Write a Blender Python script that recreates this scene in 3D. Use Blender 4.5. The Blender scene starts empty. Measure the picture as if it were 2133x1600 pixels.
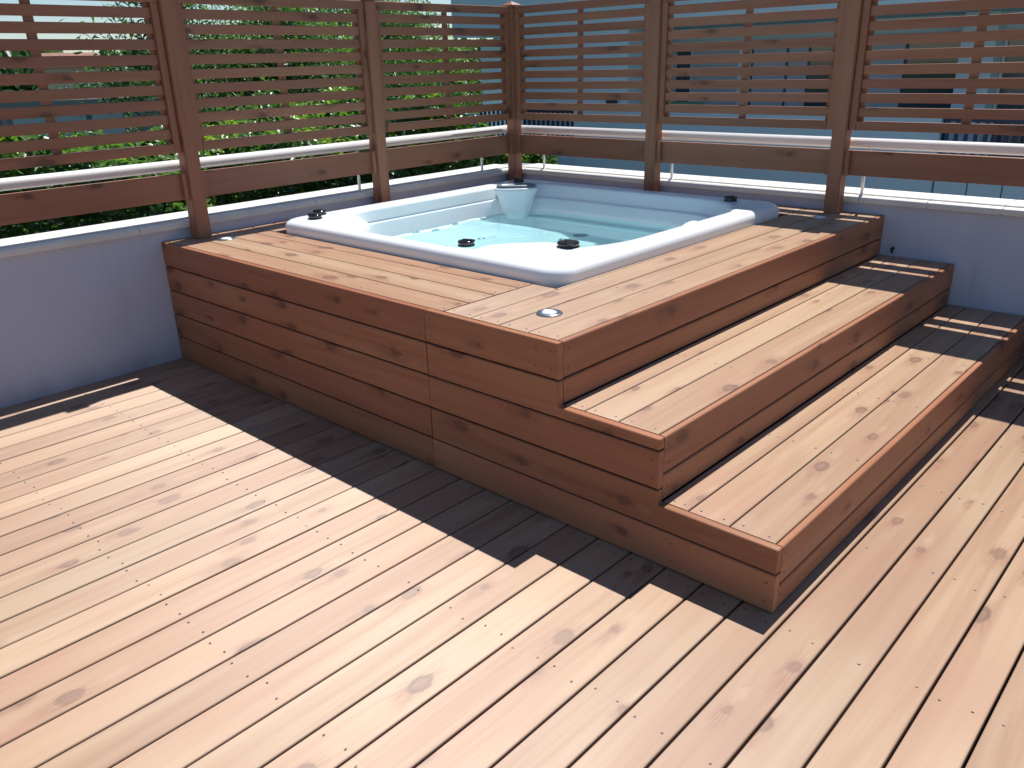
import bpy, bmesh, math, random
import numpy as np
from mathutils import Vector, Matrix

random.seed(7)
rng = np.random.default_rng(11)
R = math.radians
scene = bpy.context.scene
COL = scene.collection

# ------------------------------------------------------------------ camera, sky, sun, exposure
cam_d = bpy.data.cameras.new('camera')
cam_d.sensor_width = 36.0
cam_d.lens = 28.885
cam_d.clip_start = 0.05
cam_d.clip_end = 2000
cam = bpy.data.objects.new('camera', cam_d)
cam.location = (4.94262, -5.41636, 1.70265)
cam.rotation_euler = (R(68.6276), R(1.4972), R(42.6340))
COL.objects.link(cam)
scene.camera = cam

SUN_EL, SUN_AZ = 63.9, 103.6            # azimuth counter-clockwise from +x
world = bpy.data.worlds.new('World')
scene.world = world
world.use_nodes = True
wn = world.node_tree
sky = wn.nodes.new('ShaderNodeTexSky')
sky.sky_type = 'NISHITA'
sky.sun_disc = False
sky.sun_elevation = R(SUN_EL)
sky.sun_rotation = R(90 - SUN_AZ)
sky.air_density = 1.0
sky.dust_density = 0.0
sky.ozone_density = 5.0
wn.links.new(sky.outputs[0], wn.nodes['Background'].inputs[0])
wn.nodes['Background'].inputs[1].default_value = 0.08

sun_d = bpy.data.lights.new('sun', 'SUN')
sun_d.energy = 5.0
sun_d.angle = R(0.5)
sun_d.color = (1.0, 0.96, 0.91)
sun = bpy.data.objects.new('sun', sun_d)
sd = Vector((math.cos(R(SUN_EL)) * math.cos(R(SUN_AZ)), math.cos(R(SUN_EL)) * math.sin(R(SUN_AZ)), math.sin(R(SUN_EL))))
sun.rotation_euler = sd.to_track_quat('Z', 'Y').to_euler()
sun.location = sd * 30
COL.objects.link(sun)

scene.view_settings.view_transform = 'Standard'
scene.view_settings.look = 'None'
scene.view_settings.exposure = 0.40
scene.view_settings.gamma = 1.0
scene.view_settings.use_curve_mapping = False
scene.render.engine = 'CYCLES'
scene.cycles.use_denoising = True
scene.cycles.max_bounces = 10
scene.cycles.diffuse_bounces = 5
scene.cycles.transparent_max_bounces = 12
scene.cycles.sample_clamp_indirect = 6.0

# ------------------------------------------------------------------ helpers
def link(o, parent=None):
    COL.objects.link(o)
    if parent is not None:
        o.parent = parent
    return o

def empty(name, loc=(0, 0, 0), rz=0.0, parent=None):
    o = bpy.data.objects.new(name, None)
    o.empty_display_size = 0.1
    o.location = loc
    o.rotation_euler = (0, 0, rz)
    return link(o, parent)

def tag(o, label=None, cat=None, group=None, kind=None):
    if label: o['label'] = label
    if cat: o['category'] = cat
    if group: o['group'] = group
    if kind: o['kind'] = kind
    return o

def obj(name, mesh, mat=None, parent=None, loc=(0, 0, 0), rot=(0, 0, 0)):
    o = bpy.data.objects.new(name, mesh)
    if mat is not None and len(mesh.materials) == 0:
        mesh.materials.append(mat)
    o.location = loc
    o.rotation_euler = rot
    return link(o, parent)

def mesh_py(name, verts, faces, smooth=False):
    m = bpy.data.meshes.new(name)
    m.from_pydata([tuple(v) for v in verts], [], faces)
    m.validate()
    if smooth:
        m.polygons.foreach_set('use_smooth', [True] * len(m.polygons))
    m.update()
    return m

BOARD = {}
def board_mesh(L, w, t, c=0.004):
    """length along local X (0..L), width along Y (centred), thickness along Z (0..-t); chamfered edges, u runs along the grain"""
    key = (round(L, 3), round(w, 4), round(t, 4), round(c, 4))
    if key in BOARD:
        return BOARD[key]
    h = w / 2
    c2 = c * 0.35
    prof = [(-h, -t + c), (-h, -c), (-h + c2, -c2), (-h + c, 0), (h - c, 0), (h - c2, -c2), (h, -c), (h, -t + c), (h - c, -t), (-h + c, -t)]
    n = len(prof)
    verts = [(0, y, z) for y, z in prof] + [(L, y, z) for y, z in prof]
    faces = [(i, i + n, (i + 1) % n + n, (i + 1) % n) for i in range(n)]
    faces += [tuple(range(n)), tuple(range(2 * n - 1, n - 1, -1))]
    m = mesh_py('board', verts, faces)
    per = [0.0]
    for i in range(n):
        a, b = prof[i], prof[(i + 1) % n]
        per.append(per[-1] + math.hypot(a[0] - b[0], a[1] - b[1]))
    uv = m.uv_layers.new(name='UVMap')
    for p in m.polygons:
        for li in p.loop_indices:
            vi = m.loops[li].vertex_index
            if p.index < n:
                i = p.index
                k = vi % n
                v = per[i] if k == i else per[i + 1]
                uv.data[li].uv = (L if vi >= n else 0.0, v)
            else:
                y, z = prof[vi % n]
                uv.data[li].uv = (z * 0.5 + 3.0, y)
    BOARD[key] = m
    return m

def board(name, p0, p1, w, t, mat, parent, up=(0, 0, 1), c=0.004):
    """board whose top-face centre line runs from p0 to p1; 'up' is the direction its broad face looks"""
    p0, p1, up = Vector(p0), Vector(p1), Vector(up)
    x = (p1 - p0)
    L = x.length
    x.normalize()
    y = up.cross(x).normalized()
    m = board_mesh(L, w, t, c)
    o = bpy.data.objects.new(name, m)
    if len(m.materials) == 0:
        m.materials.append(mat)
    M = Matrix((x, y, up)).transposed().to_4x4()
    M.translation = p0
    o.matrix_local = M
    link(o, parent)
    o.matrix_local = M
    return o

def prism_xz(name, poly, y0, y1, mat, parent):
    """outline in x-z extruded from y0 to y1, planar grain along x"""
    n = len(poly)
    verts = [(x, y0, z) for x, z in poly] + [(x, y1, z) for x, z in poly]
    faces = [tuple(range(n)), tuple(range(2 * n - 1, n - 1, -1))] + [(i + n, (i + 1) % n + n, (i + 1) % n, i) for i in range(n)]
    m = mesh_py(name, verts, faces)
    bm = bmesh.new(); bm.from_mesh(m)
    bmesh.ops.recalc_face_normals(bm, faces=bm.faces)
    bmesh.ops.bevel(bm, geom=bm.edges[:], offset=0.003, segments=1, affect='EDGES')
    bm.to_mesh(m); bm.free()
    uv = m.uv_layers.new(name='UVMap')
    for p in m.polygons:
        for li in p.loop_indices:
            co = m.vertices[m.loops[li].vertex_index].co
            uv.data[li].uv = (co.z * 0.5 + 3.0, co.y) if abs(p.normal.x) > 0.6 else (co.x, co.z + co.y)
    return obj(name, m, mat, parent)

def box_mesh(name, x0, x1, y0, y1, z0, z1, bevel=0.0):
    bm = bmesh.new()
    bmesh.ops.create_cube(bm, size=1.0)
    for v in bm.verts:
        v.co = Vector(((x0 + x1) / 2 + v.co.x * (x1 - x0), (y0 + y1) / 2 + v.co.y * (y1 - y0), (z0 + z1) / 2 + v.co.z * (z1 - z0)))
    if bevel > 0:
        bmesh.ops.bevel(bm, geom=bm.edges[:], offset=bevel, segments=2, affect='EDGES')
    m = bpy.data.meshes.new(name)
    bm.to_mesh(m); bm.free()
    return m

def box(name, x0, x1, y0, y1, z0, z1, mat, parent=None, bevel=0.0):
    return obj(name, box_mesh(name, x0, x1, y0, y1, z0, z1, bevel), mat, parent)

def lathe_mesh(name, prof, n=32, sx=1.0, sy=1.0):
    verts, faces = [], []
    for r, z in prof:
        for k in range(n):
            a = 2 * math.pi * k / n
            verts.append((r * math.cos(a) * sx, r * math.sin(a) * sy, z))
    for i in range(len(prof) - 1):
        for k in range(n):
            k2 = (k + 1) % n
            faces.append((i * n + k, i * n + k2, (i + 1) * n + k2, (i + 1) * n + k))
    faces.append(tuple(range(n - 1, -1, -1)))
    faces.append(tuple((len(prof) - 1) * n + k for k in range(n)))
    m = mesh_py(name, verts, faces, smooth=True)
    return m

def tube_mesh(name, p0, p1, r, n=16, sz=1.0):
    p0, p1 = Vector(p0), Vector(p1)
    d = (p1 - p0).normalized()
    a = Vector((0, 0, 1)) if abs(d.z) < 0.9 else Vector((1, 0, 0))
    s = d.cross(a).normalized()
    u = s.cross(d).normalized()
    verts, faces = [], []
    for p in (p0, p1):
        for k in range(n):
            t = 2 * math.pi * k / n
            verts.append(p + s * (r * math.cos(t)) + u * (r * sz * math.sin(t)))
    for k in range(n):
        faces.append((k, (k + 1) % n, (k + 1) % n + n, k + n))
    faces += [tuple(range(n - 1, -1, -1)), tuple(range(n, 2 * n))]
    m = mesh_py(name, verts, faces, smooth=True)
    m.polygons[n].use_smooth = False
    m.polygons[n + 1].use_smooth = False
    return m

# ------------------------------------------------------------------ materials
class NT:
    def __init__(s, name):
        s.m = bpy.data.materials.new(name)
        s.m.use_nodes = True
        s.t = s.m.node_tree
        s.bsdf = s.t.nodes['Principled BSDF']
        s.out = s.t.nodes['Material Output']
    def n(s, typ, **kw):
        nd = s.t.nodes.new(typ)
        for k, v in kw.items():
            setattr(nd, k, v)
        return nd
    def l(s, a, b):
        s.t.links.new(a, b)
    def val(s, sock, x):
        if isinstance(x, (int, float, tuple)):
            sock.default_value = x
        else:
            s.l(x, sock)
    def math(s, op, a, b=None, c=None):
        nd = s.n('ShaderNodeMath', operation=op)
        s.val(nd.inputs[0], a)
        if b is not None: s.val(nd.inputs[1], b)
        if c is not None: s.val(nd.inputs[2], c)
        return nd.outputs[0]
    def comb(s, x, y, z=0.0):
        nd = s.n('ShaderNodeCombineXYZ')
        s.val(nd.inputs[0], x); s.val(nd.inputs[1], y); s.val(nd.inputs[2], z)
        return nd.outputs[0]
    def noise(s, vec, scale, detail=3.0, rough=0.5, dim='3D'):
        nd = s.n('ShaderNodeTexNoise', noise_dimensions=dim)
        if vec is not None: s.l(vec, nd.inputs['Vector'])
        nd.inputs['Scale'].default_value = scale
        nd.inputs['Detail'].default_value = detail
        nd.inputs['Roughness'].default_value = rough
        return nd.outputs['Fac']
    def smooth(s, x, a, b, to0=0.0, to1=1.0):
        nd = s.n('ShaderNodeMapRange', interpolation_type='SMOOTHSTEP')
        s.val(nd.inputs[0], x)
        nd.inputs[1].default_value = a; nd.inputs[2].default_value = b
        nd.inputs[3].default_value = to0; nd.inputs[4].default_value = to1
        return nd.outputs[0]
    def mix(s, f, a, b, blend='MIX'):
        nd = s.n('ShaderNodeMix', data_type='RGBA', blend_type=blend)
        s.val(nd.inputs[0], f)
        for sock, x in ((nd.inputs[6], a), (nd.inputs[7], b)):
            if isinstance(x, tuple): sock.default_value = (*x[:3], 1.0)
            else: s.l(x, sock)
        return nd.outputs[2]

def wood_material(name, light, dark, halo, core, pale, pink, aniso=0.86, rough=0.47, spec=0.55, knots=0.62):
    w = NT(name)
    uvn = w.n('ShaderNodeUVMap', uv_map='UVMap')
    sep = w.n('ShaderNodeSeparateXYZ')
    w.l(uvn.outputs[0], sep.inputs[0])
    oi = w.n('ShaderNodeObjectInfo')
    rnd = oi.outputs['Random']
    r2 = w.math('FRACT', w.math('MULTIPLY', rnd, 37.31))
    r3 = w.math('FRACT', w.math('MULTIPLY', rnd, 113.7))
    u = w.math('ADD', sep.outputs[0], w.math('MULTIPLY', rnd, 61.0))
    v = w.math('ADD', sep.outputs[1], w.math('MULTIPLY', r2, 23.0))
    # knots: cells 0.42 m long, 0.13 m across
    su, sv = 2.4, 7.2
    vor = w.n('ShaderNodeTexVoronoi', voronoi_dimensions='2D', feature='F1')
    vor.inputs['Scale'].default_value = 1.0
    w.l(w.comb(w.math('MULTIPLY', u, su), w.math('MULTIPLY', v, sv)), vor.inputs['Vector'])
    ps = w.n('ShaderNodeSeparateXYZ'); w.l(vor.outputs['Position'], ps.inputs[0])
    du = w.math('DIVIDE', w.math('SUBTRACT', w.math('MULTIPLY', u, su), ps.outputs[0]), su)
    dv = w.math('DIVIDE', w.math('SUBTRACT', w.math('MULTIPLY', v, sv), ps.outputs[1]), sv)
    cs = w.n('ShaderNodeSeparateColor'); w.l(vor.outputs['Color'], cs.inputs[0])
    has = w.math('GREATER_THAN', cs.outputs[0], knots)
    size = w.math('MULTIPLY_ADD', cs.outputs[1], 0.9, 0.55)
    wp = w.comb(w.math('MULTIPLY', u, 16.0), w.math('MULTIPLY', v, 34.0), rnd)
    du = w.math('ADD', du, w.math('MULTIPLY', w.math('SUBTRACT', w.noise(wp, 1.0, 3.0), 0.5), 0.040))
    wp2 = w.comb(w.math('MULTIPLY', u, 22.0), w.math('MULTIPLY', v, 45.0), 7.7)
    dv = w.math('ADD', dv, w.math('MULTIPLY', w.math('SUBTRACT', w.noise(wp2, 1.0, 3.0), 0.5), 0.016))
    wob = w.math('MULTIPLY', w.math('SUBTRACT', w.noise(w.comb(w.math('MULTIPLY', u, 9.0), w.math('MULTIPLY', v, 20.0)), 1.0, 2.0), 0.5), 0.010)
    def ell(k, cx=0.0):
        a = w.math('MULTIPLY', w.math('ADD', du, cx), k)
        return w.math('DIVIDE', w.math('ADD', w.math('SQRT', w.math('ADD', w.math('POWER', a, 2.0), w.math('POWER', dv, 2.0))), wob), size)
    rcore = ell(0.62)
    rhalo = ell(0.30, 0.018)
    coremask = w.math('MULTIPLY', w.smooth(rcore, 0.011, 0.018, 1.0, 0.0), has)
    ringmask = w.math('MULTIPLY', w.math('MULTIPLY', w.smooth(rcore, 0.010, 0.016), w.smooth(rcore, 0.018, 0.026, 1.0, 0.0)), has)
    halomask = w.math('MULTIPLY', w.smooth(rhalo, 0.008, 0.040, 1.0, 0.0), has)
    # grain bends round the knots
    vv = w.math('ADD', v, w.math('MULTIPLY', w.math('MULTIPLY', dv, halomask), 0.9))
    warp = w.noise(w.comb(w.math('MULTIPLY', u, 0.7), w.math('MULTIPLY', vv, 4.0)), 1.0, 2.0)
    streak = w.noise(w.comb(w.math('MULTIPLY', u, 1.1), w.math('ADD', w.math('MULTIPLY', vv, 34.0), w.math('MULTIPLY', warp, 6.0))), 1.0, 4.0, 0.6)
    fine = w.noise(w.comb(w.math('MULTIPLY', u, 5.0), w.math('MULTIPLY', vv, 330.0)), 1.0, 2.0, 0.6)
    wave = w.math('SINE', w.math('MULTIPLY', w.math('ADD', w.math('MULTIPLY', vv, 7.0), w.math('MULTIPLY', w.noise(w.comb(w.math('MULTIPLY', u, 0.45), w.math('MULTIPLY', vv, 3.0)), 1.0, 1.0), 3.2)), 18.0))
    broad = w.noise(w.comb(w.math('MULTIPLY', u, 0.9), w.math('MULTIPLY', v, 6.0)), 1.0, 2.0)
    f = w.math('ADD', w.math('MULTIPLY', w.math('SUBTRACT', streak, 0.5), 1.3), w.math('MULTIPLY', wave, 0.10))
    f = w.math('ADD', f, w.math('MULTIPLY', w.math('SUBTRACT', fine, 0.5), 0.5))
    f = w.math('ADD', f, w.math('MULTIPLY', w.math('SUBTRACT', broad, 0.5), 0.9))
    f = w.smooth(f, -0.55, 0.65)
    c = w.mix(f, light, dark)
    # honey, pinkish and red-brown tones: per board and in long drifting bands
    band = w.noise(w.comb(w.math('MULTIPLY', u, 0.55), w.math('MULTIPLY', v, 13.0), 3.1), 1.0, 2.0, 0.5)  # pale bands also paint in the sheen of cupped boards
    drift = w.noise(w.comb(w.math('MULTIPLY', u, 1.3), w.math('MULTIPLY', v, 2.0), 9.4), 1.0, 2.0, 0.5)
    c = w.mix(w.math('MULTIPLY', w.smooth(w.math('ADD', w.math('MULTIPLY', r2, 0.28), band), 0.45, 0.85), 0.62), c, pale)
    c = w.mix(w.math('MULTIPLY', w.smooth(w.math('ADD', w.math('MULTIPLY', r3, 0.22), drift), 0.46, 0.82), 0.58), c, pink)
    hv = w.n('ShaderNodeHueSaturation')
    w.l(c, hv.inputs['Color'])
    w.l(w.math('MULTIPLY_ADD', rnd, 0.20, 0.90), hv.inputs['Value'])
    c = hv.outputs[0]
    rpale = ell(0.20, -0.055)
    palemask = w.math('MULTIPLY', w.smooth(rpale, 0.004, 0.026, 1.0, 0.0), has)  # pale wood beside knots, doubling as a painted specular glint
    c = w.mix(w.math('MULTIPLY', palemask, 0.40), c, pale)
    fib = w.smooth(w.noise(w.comb(w.math('MULTIPLY', u, 10.0), w.math('MULTIPLY', vv, 120.0)), 1.0, 3.0, 0.6), 0.30, 0.62)
    c = w.mix(w.math('MULTIPLY', w.math('MULTIPLY', halomask, fib), 0.66), c, halo)
    c = w.mix(w.math('MULTIPLY', coremask, 0.55), c, core)
    c = w.mix(w.math('MULTIPLY', w.math('MULTIPLY', ringmask, w.smooth(broad, 0.38, 0.58)), 0.60), c, (0.10, 0.045, 0.030))
    # long thin grain lines
    line = w.smooth(w.noise(w.comb(w.math('MULTIPLY', u, 0.8), w.math('MULTIPLY', vv, 85.0), 5.5), 1.0, 3.0, 0.6), 0.60, 0.74)
    c = w.mix(w.math('MULTIPLY', line, 0.22), c, dark)
    w.l(c, w.bsdf.inputs['Base Color'])
    rr = w.math('MULTIPLY_ADD', streak, 0.16, rough - 0.08)
    w.l(rr, w.bsdf.inputs['Roughness'])
    w.bsdf.inputs['Specular IOR Level'].default_value = spec
    w.bsdf.inputs['Anisotropic'].default_value = aniso
    w.bsdf.inputs['Anisotropic Rotation'].default_value = 0.25
    tn = w.n('ShaderNodeTangent', direction_type='UV_MAP', uv_map='UVMap')
    w.l(tn.outputs[0], w.bsdf.inputs['Tangent'])
    bp = w.n('ShaderNodeBump')
    bp.inputs['Strength'].default_value = 0.22
    bp.inputs['Distance'].default_value = 0.002
    hgt = w.math('ADD', w.math('MULTIPLY', fine, 0.35), w.math('ADD', w.math('MULTIPLY', streak, 0.6), w.math('MULTIPLY', coremask, 0.3)))
    w.l(hgt, bp.inputs['Height'])
    w.l(bp.outputs[0], w.bsdf.inputs['Normal'])
    return w.m

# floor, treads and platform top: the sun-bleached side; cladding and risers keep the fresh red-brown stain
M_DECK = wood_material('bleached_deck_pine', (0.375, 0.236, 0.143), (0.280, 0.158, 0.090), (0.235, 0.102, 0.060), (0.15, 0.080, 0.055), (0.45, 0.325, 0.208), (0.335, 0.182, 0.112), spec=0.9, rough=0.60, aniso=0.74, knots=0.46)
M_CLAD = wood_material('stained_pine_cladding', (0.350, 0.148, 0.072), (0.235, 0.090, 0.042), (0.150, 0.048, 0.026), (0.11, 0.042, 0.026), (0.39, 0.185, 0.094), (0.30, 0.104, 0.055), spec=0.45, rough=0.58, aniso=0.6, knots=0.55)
M_FENCE = wood_material('fence_pine', (0.33, 0.145, 0.080), (0.23, 0.092, 0.050), (0.115, 0.040, 0.024), (0.07, 0.028, 0.018), (0.33, 0.160, 0.090), (0.29, 0.118, 0.067), aniso=0.5, rough=0.55, spec=0.5, knots=0.7)

def simple(name, color, rough=0.6, spec=0.5, metal=0.0, var=0.0, vscale=6.0, bump=0.0, bscale=80.0, color2=None):
    w = NT(name)
    b = w.bsdf
    b.inputs['Roughness'].default_value = rough
    b.inputs['Specular IOR Level'].default_value = spec
    b.inputs['Metallic'].default_value = metal
    tc = w.n('ShaderNodeTexCoord')
    if var > 0:
        f = w.noise(tc.outputs['Object'], vscale, 4.0, 0.6)
        f = w.smooth(f, 0.3, 0.7)
        c2 = color2 or tuple(x * (1 - var) for x in color)
        w.l(w.mix(f, color, c2), b.inputs['Base Color'])
    else:
        b.inputs['Base Color'].default_value = (*color, 1)
    if bump > 0:
        bp = w.n('ShaderNodeBump')
        bp.inputs['Strength'].default_value = bump
        bp.inputs['Distance'].default_value = 0.004
        w.l(w.noise(tc.outputs['Object'], bscale, 3.0, 0.6), bp.inputs['Height'])
        w.l(bp.outputs[0], b.inputs['Normal'])
    return w.m

M_CORE = simple('raw_timber', (0.10, 0.055, 0.03), 0.8, var=0.3)
M_STUCCO = simple('pale_stucco', (0.54, 0.56, 0.67), 0.85, 0.3, var=0.07, vscale=1.3, bump=0.25, bscale=240)
def stucco_streaks():
    t = M_STUCCO.node_tree
    w = NT.__new__(NT); w.m = M_STUCCO; w.t = t; w.bsdf = t.nodes['Principled BSDF']
    src = w.bsdf.inputs['Base Color'].links[0].from_socket
    g = w.n('ShaderNodeNewGeometry')
    sp = w.n('ShaderNodeSeparateXYZ'); w.l(g.outputs['Position'], sp.inputs[0])
    hor = w.math('ADD', sp.outputs[0], sp.outputs[1])
    st = w.noise(w.comb(w.math('MULTIPLY', hor, 5.0), w.math('MULTIPLY', sp.outputs[2], 0.7)), 1.0, 4.0, 0.65)
    c = w.mix(w.smooth(st, 0.52, 0.80, 0.0, 0.30), src, (0.33, 0.33, 0.36))
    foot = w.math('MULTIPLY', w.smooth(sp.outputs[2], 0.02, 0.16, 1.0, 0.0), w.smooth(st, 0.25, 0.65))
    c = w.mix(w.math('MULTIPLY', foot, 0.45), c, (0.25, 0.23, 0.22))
    w.l(c, w.bsdf.inputs['Base Color'])
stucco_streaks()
M_COPING = simple('pale_coping_stone', (0.68, 0.67, 0.64), 0.5, 0.5, var=0.10, vscale=5, bump=0.08, bscale=120)
M_GROUT = simple('grey_grout', (0.22, 0.22, 0.22), 0.9)
M_WHITE = simple('white_painted_metal', (0.74, 0.74, 0.74), 0.28, 0.5)
M_ACRYL = simple('white_acrylic', (0.85, 0.885, 0.90), 0.16, 0.5, var=0.03, vscale=2)
M_BLACK = simple('black_gloss_plastic', (0.012, 0.013, 0.016), 0.12, 0.6)
M_GREY = simple('grey_plastic', (0.16, 0.20, 0.23), 0.35)
M_CHROME = simple('brushed_steel', (0.62, 0.63, 0.64), 0.22, metal=1.0)
M_LENS = simple('frosted_lens', (0.78, 0.82, 0.84), 0.25, 0.6)
M_SCREW = simple('screw_steel', (0.085, 0.07, 0.062), 0.45)
M_BLDG = simple('neighbour_render', (0.60, 0.77, 0.82), 0.85, 0.3, var=0.06, vscale=0.8)
M_DARK = simple('dark_recess', (0.05, 0.06, 0.065), 0.8)
M_GLASS = simple('window_glass', (0.05, 0.07, 0.085), 0.06, 0.9)
M_CURT = simple('pale_curtain', (0.50, 0.53, 0.58), 0.8, var=0.1, vscale=3)
M_BLUE = simple('dark_blue_frame', (0.025, 0.045, 0.10), 0.4)
M_GREEN = simple('green_cloth', (0.16, 0.33, 0.20), 0.8)
M_ROOF = simple('clay_roof', (0.30, 0.15, 0.11), 0.8, var=0.3, vscale=4)
M_PINK = simple('pinkish_render', (0.52, 0.42, 0.38), 0.85, var=0.06)
M_GWALL = simple('grey_green_wall', (0.22, 0.25, 0.24), 0.85, var=0.1)
M_PALEBLUE = simple('pale_blue_paint', (0.42, 0.52, 0.60), 0.5)
M_GRASS = simple('grass_ground', (0.07, 0.10, 0.04), 0.9, var=0.5, vscale=0.4)
M_BARK = simple('bark', (0.09, 0.07, 0.055), 0.9, var=0.4, vscale=9, bump=0.6, bscale=30)

def leaf_material(name, c_dark, c_mid, c_young, rough=0.35):
    w = NT(name)
    at = w.n('ShaderNodeAttribute', attribute_name='leaf')
    f = at.outputs['Fac']
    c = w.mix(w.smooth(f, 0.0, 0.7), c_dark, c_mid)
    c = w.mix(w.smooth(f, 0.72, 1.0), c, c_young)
    w.l(c, w.bsdf.inputs['Base Color'])
    w.bsdf.inputs['Roughness'].default_value = rough
    w.bsdf.inputs['Specular IOR Level'].default_value = 0.5
    tr = w.n('ShaderNodeBsdfTranslucent')
    hs = w.n('ShaderNodeHueSaturation')
    hs.inputs['Saturation'].default_value = 1.15
    hs.inputs['Value'].default_value = 1.5
    w.l(c, hs.inputs['Color'])
    w.l(hs.outputs[0], tr.inputs['Color'])
    mx = w.n('ShaderNodeMixShader')
    mx.inputs[0].default_value = 0.45
    w.l(w.bsdf.outputs[0], mx.inputs[1])
    w.l(tr.outputs[0], mx.inputs[2])
    w.l(mx.outputs[0], w.out.inputs['Surface'])
    return w.m

M_HEDGE = leaf_material('laurel_leaves', (0.045, 0.110, 0.030), (0.115, 0.220, 0.048), (0.30, 0.40, 0.075), 0.32)
M_TREE = leaf_material('tree_leaves', (0.035, 0.085, 0.030), (0.075, 0.150, 0.045), (0.16, 0.25, 0.06), 0.4)
M_TREE2 = leaf_material('light_tree_leaves', (0.05, 0.115, 0.03), (0.10, 0.19, 0.045), (0.20, 0.30, 0.07), 0.4)

def water_material():
    w = NT('spa_water')
    g = w.n('ShaderNodeBsdfGlass')
    g.inputs['IOR'].default_value = 1.33
    g.inputs['Roughness'].default_value = 0.0
    g.inputs['Color'].default_value = (0.77, 0.958, 0.970, 1)
    w.l(g.outputs[0], w.out.inputs['Surface'])
    return w.m
M_WATER = water_material()

# ------------------------------------------------------------------ ground far below the terrace
gm = mesh_py('ground', [(-400, -400, -3.3), (400, -400, -3.3), (400, 400, -3.3), (-400, 400, -3.3)], [(0, 1, 2, 3)])
tag(obj('ground', gm, M_GRASS), kind='structure')

# ------------------------------------------------------------------ dimensions of the terrace
W, L1, L2, L3 = 3.233, 3.124, 3.573, 4.027      # platform depth and the three riser lines
H, H1, H2 = 0.745, 0.494, 0.242
XMAX, YMIN = 8.0, -8.2

# ------------------------------------------------------------------ deck
deck = box('deck', 0.003, XMAX, YMIN, -0.003, -0.30, -0.045, M_CORE)
tag(deck, kind='structure')
PITCH, BW = 0.15135, 0.1440
NB = int(XMAX / PITCH)
screw_pts = []
joist_y = [-3.275 - 0.62 * k for k in range(-5, 9)]
for i in range(NB):
    xc = (i + 0.5) * PITCH - 0.0165 + 0.0005
    if xc - BW / 2 < 0.004:
        xl, xr = 0.008, xc + BW / 2
        xc, bw = (xl + xr) / 2, xr - xl
    else:
        bw = BW
    y_end = -W + 0.06 if xc + bw / 2 < L3 + 0.004 else -0.006
    cuts = [y_end]
    if i % 4 == 2: cuts.append(joist_y[12])
    cuts.append(YMIN)
    for a, b in zip(cuts[:-1], cuts[1:]):
        if a - b < 0.05: continue
        dz = random.uniform(-0.0007, 0.0007)
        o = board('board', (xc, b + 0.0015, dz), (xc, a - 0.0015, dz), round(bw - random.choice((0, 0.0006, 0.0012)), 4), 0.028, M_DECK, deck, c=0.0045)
    for jy in joist_y:
        if jy < y_end - 0.02:
            for s in (-1, 1):
                if random.random() < 0.1: continue
                screw_pts.append((xc + s * (bw / 2 - 0.032) + random.uniform(-0.007, 0.007), jy + random.uniform(-0.014, 0.014), 0.0012, 'z'))

def screws_mesh(name, pts, r=0.0042):
    verts, faces = [], []
    for x, y, z, ax in pts:
        b = len(verts)
        for k in range(8):
            t = 2 * math.pi * k / 8
            c, s = r * math.cos(t), r * math.sin(t)
            if ax == 'z': verts.append((x + c, y + s, z))
            elif ax == 'y': verts.append((x + c, y, z + s))
            else: verts.append((x, y + c, z + s))
        if ax == 'z': verts.append((x, y, z - 0.0008))
        elif ax == 'y': verts.append((x, y + 0.0008, z))
        else: verts.append((x - 0.0008, y, z))
        for k in range(8):
            faces.append((b + k, b + (k + 1) % 8, b + 8) if ax != 'y' else (b + (k + 1) % 8, b + k, b + 8))
    return mesh_py(name, verts, faces)
tag(obj('screws', screws_mesh('screws', screw_pts), M_SCREW, deck), kind='stuff')

# ------------------------------------------------------------------ tub platform with its two steps
plat = empty('tub_platform', (0, 0, 0))
tag(plat, 'stained pine platform with two wide steps boxed around the sunken hot tub', 'platform')
FT, RT = 0.032, 0.026                 # front cladding and riser thickness
Yf = -W
box('frame', 0.02, 0.30, Yf + FT + 0.004, -0.02, 0.0, H - 0.031, M_CORE, plat)  # solid dark boxes inside the platform, added to block light
box('frame', 0.302, L1 - RT - 0.004, Yf + FT + 0.004, -2.66, 0.0, H - 0.031, M_CORE, plat)
box('frame', 2.63, L1 - RT - 0.006, -2.658, -0.02, 0.0, H - 0.031, M_CORE, plat)
box('frame', L1 + 0.004, L2 - RT - 0.004, Yf + FT + 0.004, -0.02, 0.0, H1 - 0.031, M_CORE, plat)
box('frame', L2 + 0.004, L3 - RT - 0.004, Yf + FT + 0.004, -0.02, 0.0, H2 - 0.031, M_CORE, plat)
ps = []
def top_y(x0, x1, y0, y1, z, nm='top_board', scr=True):
    xc, w = (x0 + x1) / 2, round(x1 - x0, 4)
    board(nm, (xc, y0, z + random.uniform(-0.0006, 0.0006)), (xc, y1, z), w, 0.028, M_DECK, plat)
    if scr and w > 0.08:
        for yy in (y0 + 0.03, -2.45, -1.78, -1.1, -0.5):
            if y0 < yy < y1:
                for s in (-1, 1):
                    ps.append((xc + s * (w / 2 - 0.03) + random.uniform(-.003, .003), yy + random.uniform(-.005, .005), z + 0.0012, 'z'))
def top_x(x0, x1, y0, y1, z, nm='top_board', scr=True):
    yc, w = (y0 + y1) / 2, round(y1 - y0, 4)
    board(nm, (x0, yc, z + random.uniform(-0.0006, 0.0006)), (x1, yc, z), w, 0.028, M_DECK, plat)
    if scr and w > 0.08:
        for xx in (x0 + 0.03, 0.62, 1.25, 1.88, x1 - 0.03):
            if x0 < xx < x1:
                for s in (-1, 1):
                    ps.append((xx + random.uniform(-.005, .005), yc + s * (w / 2 - 0.03), z + 0.0012, 'z'))
YS = Yf + FT + 0.003
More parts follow.
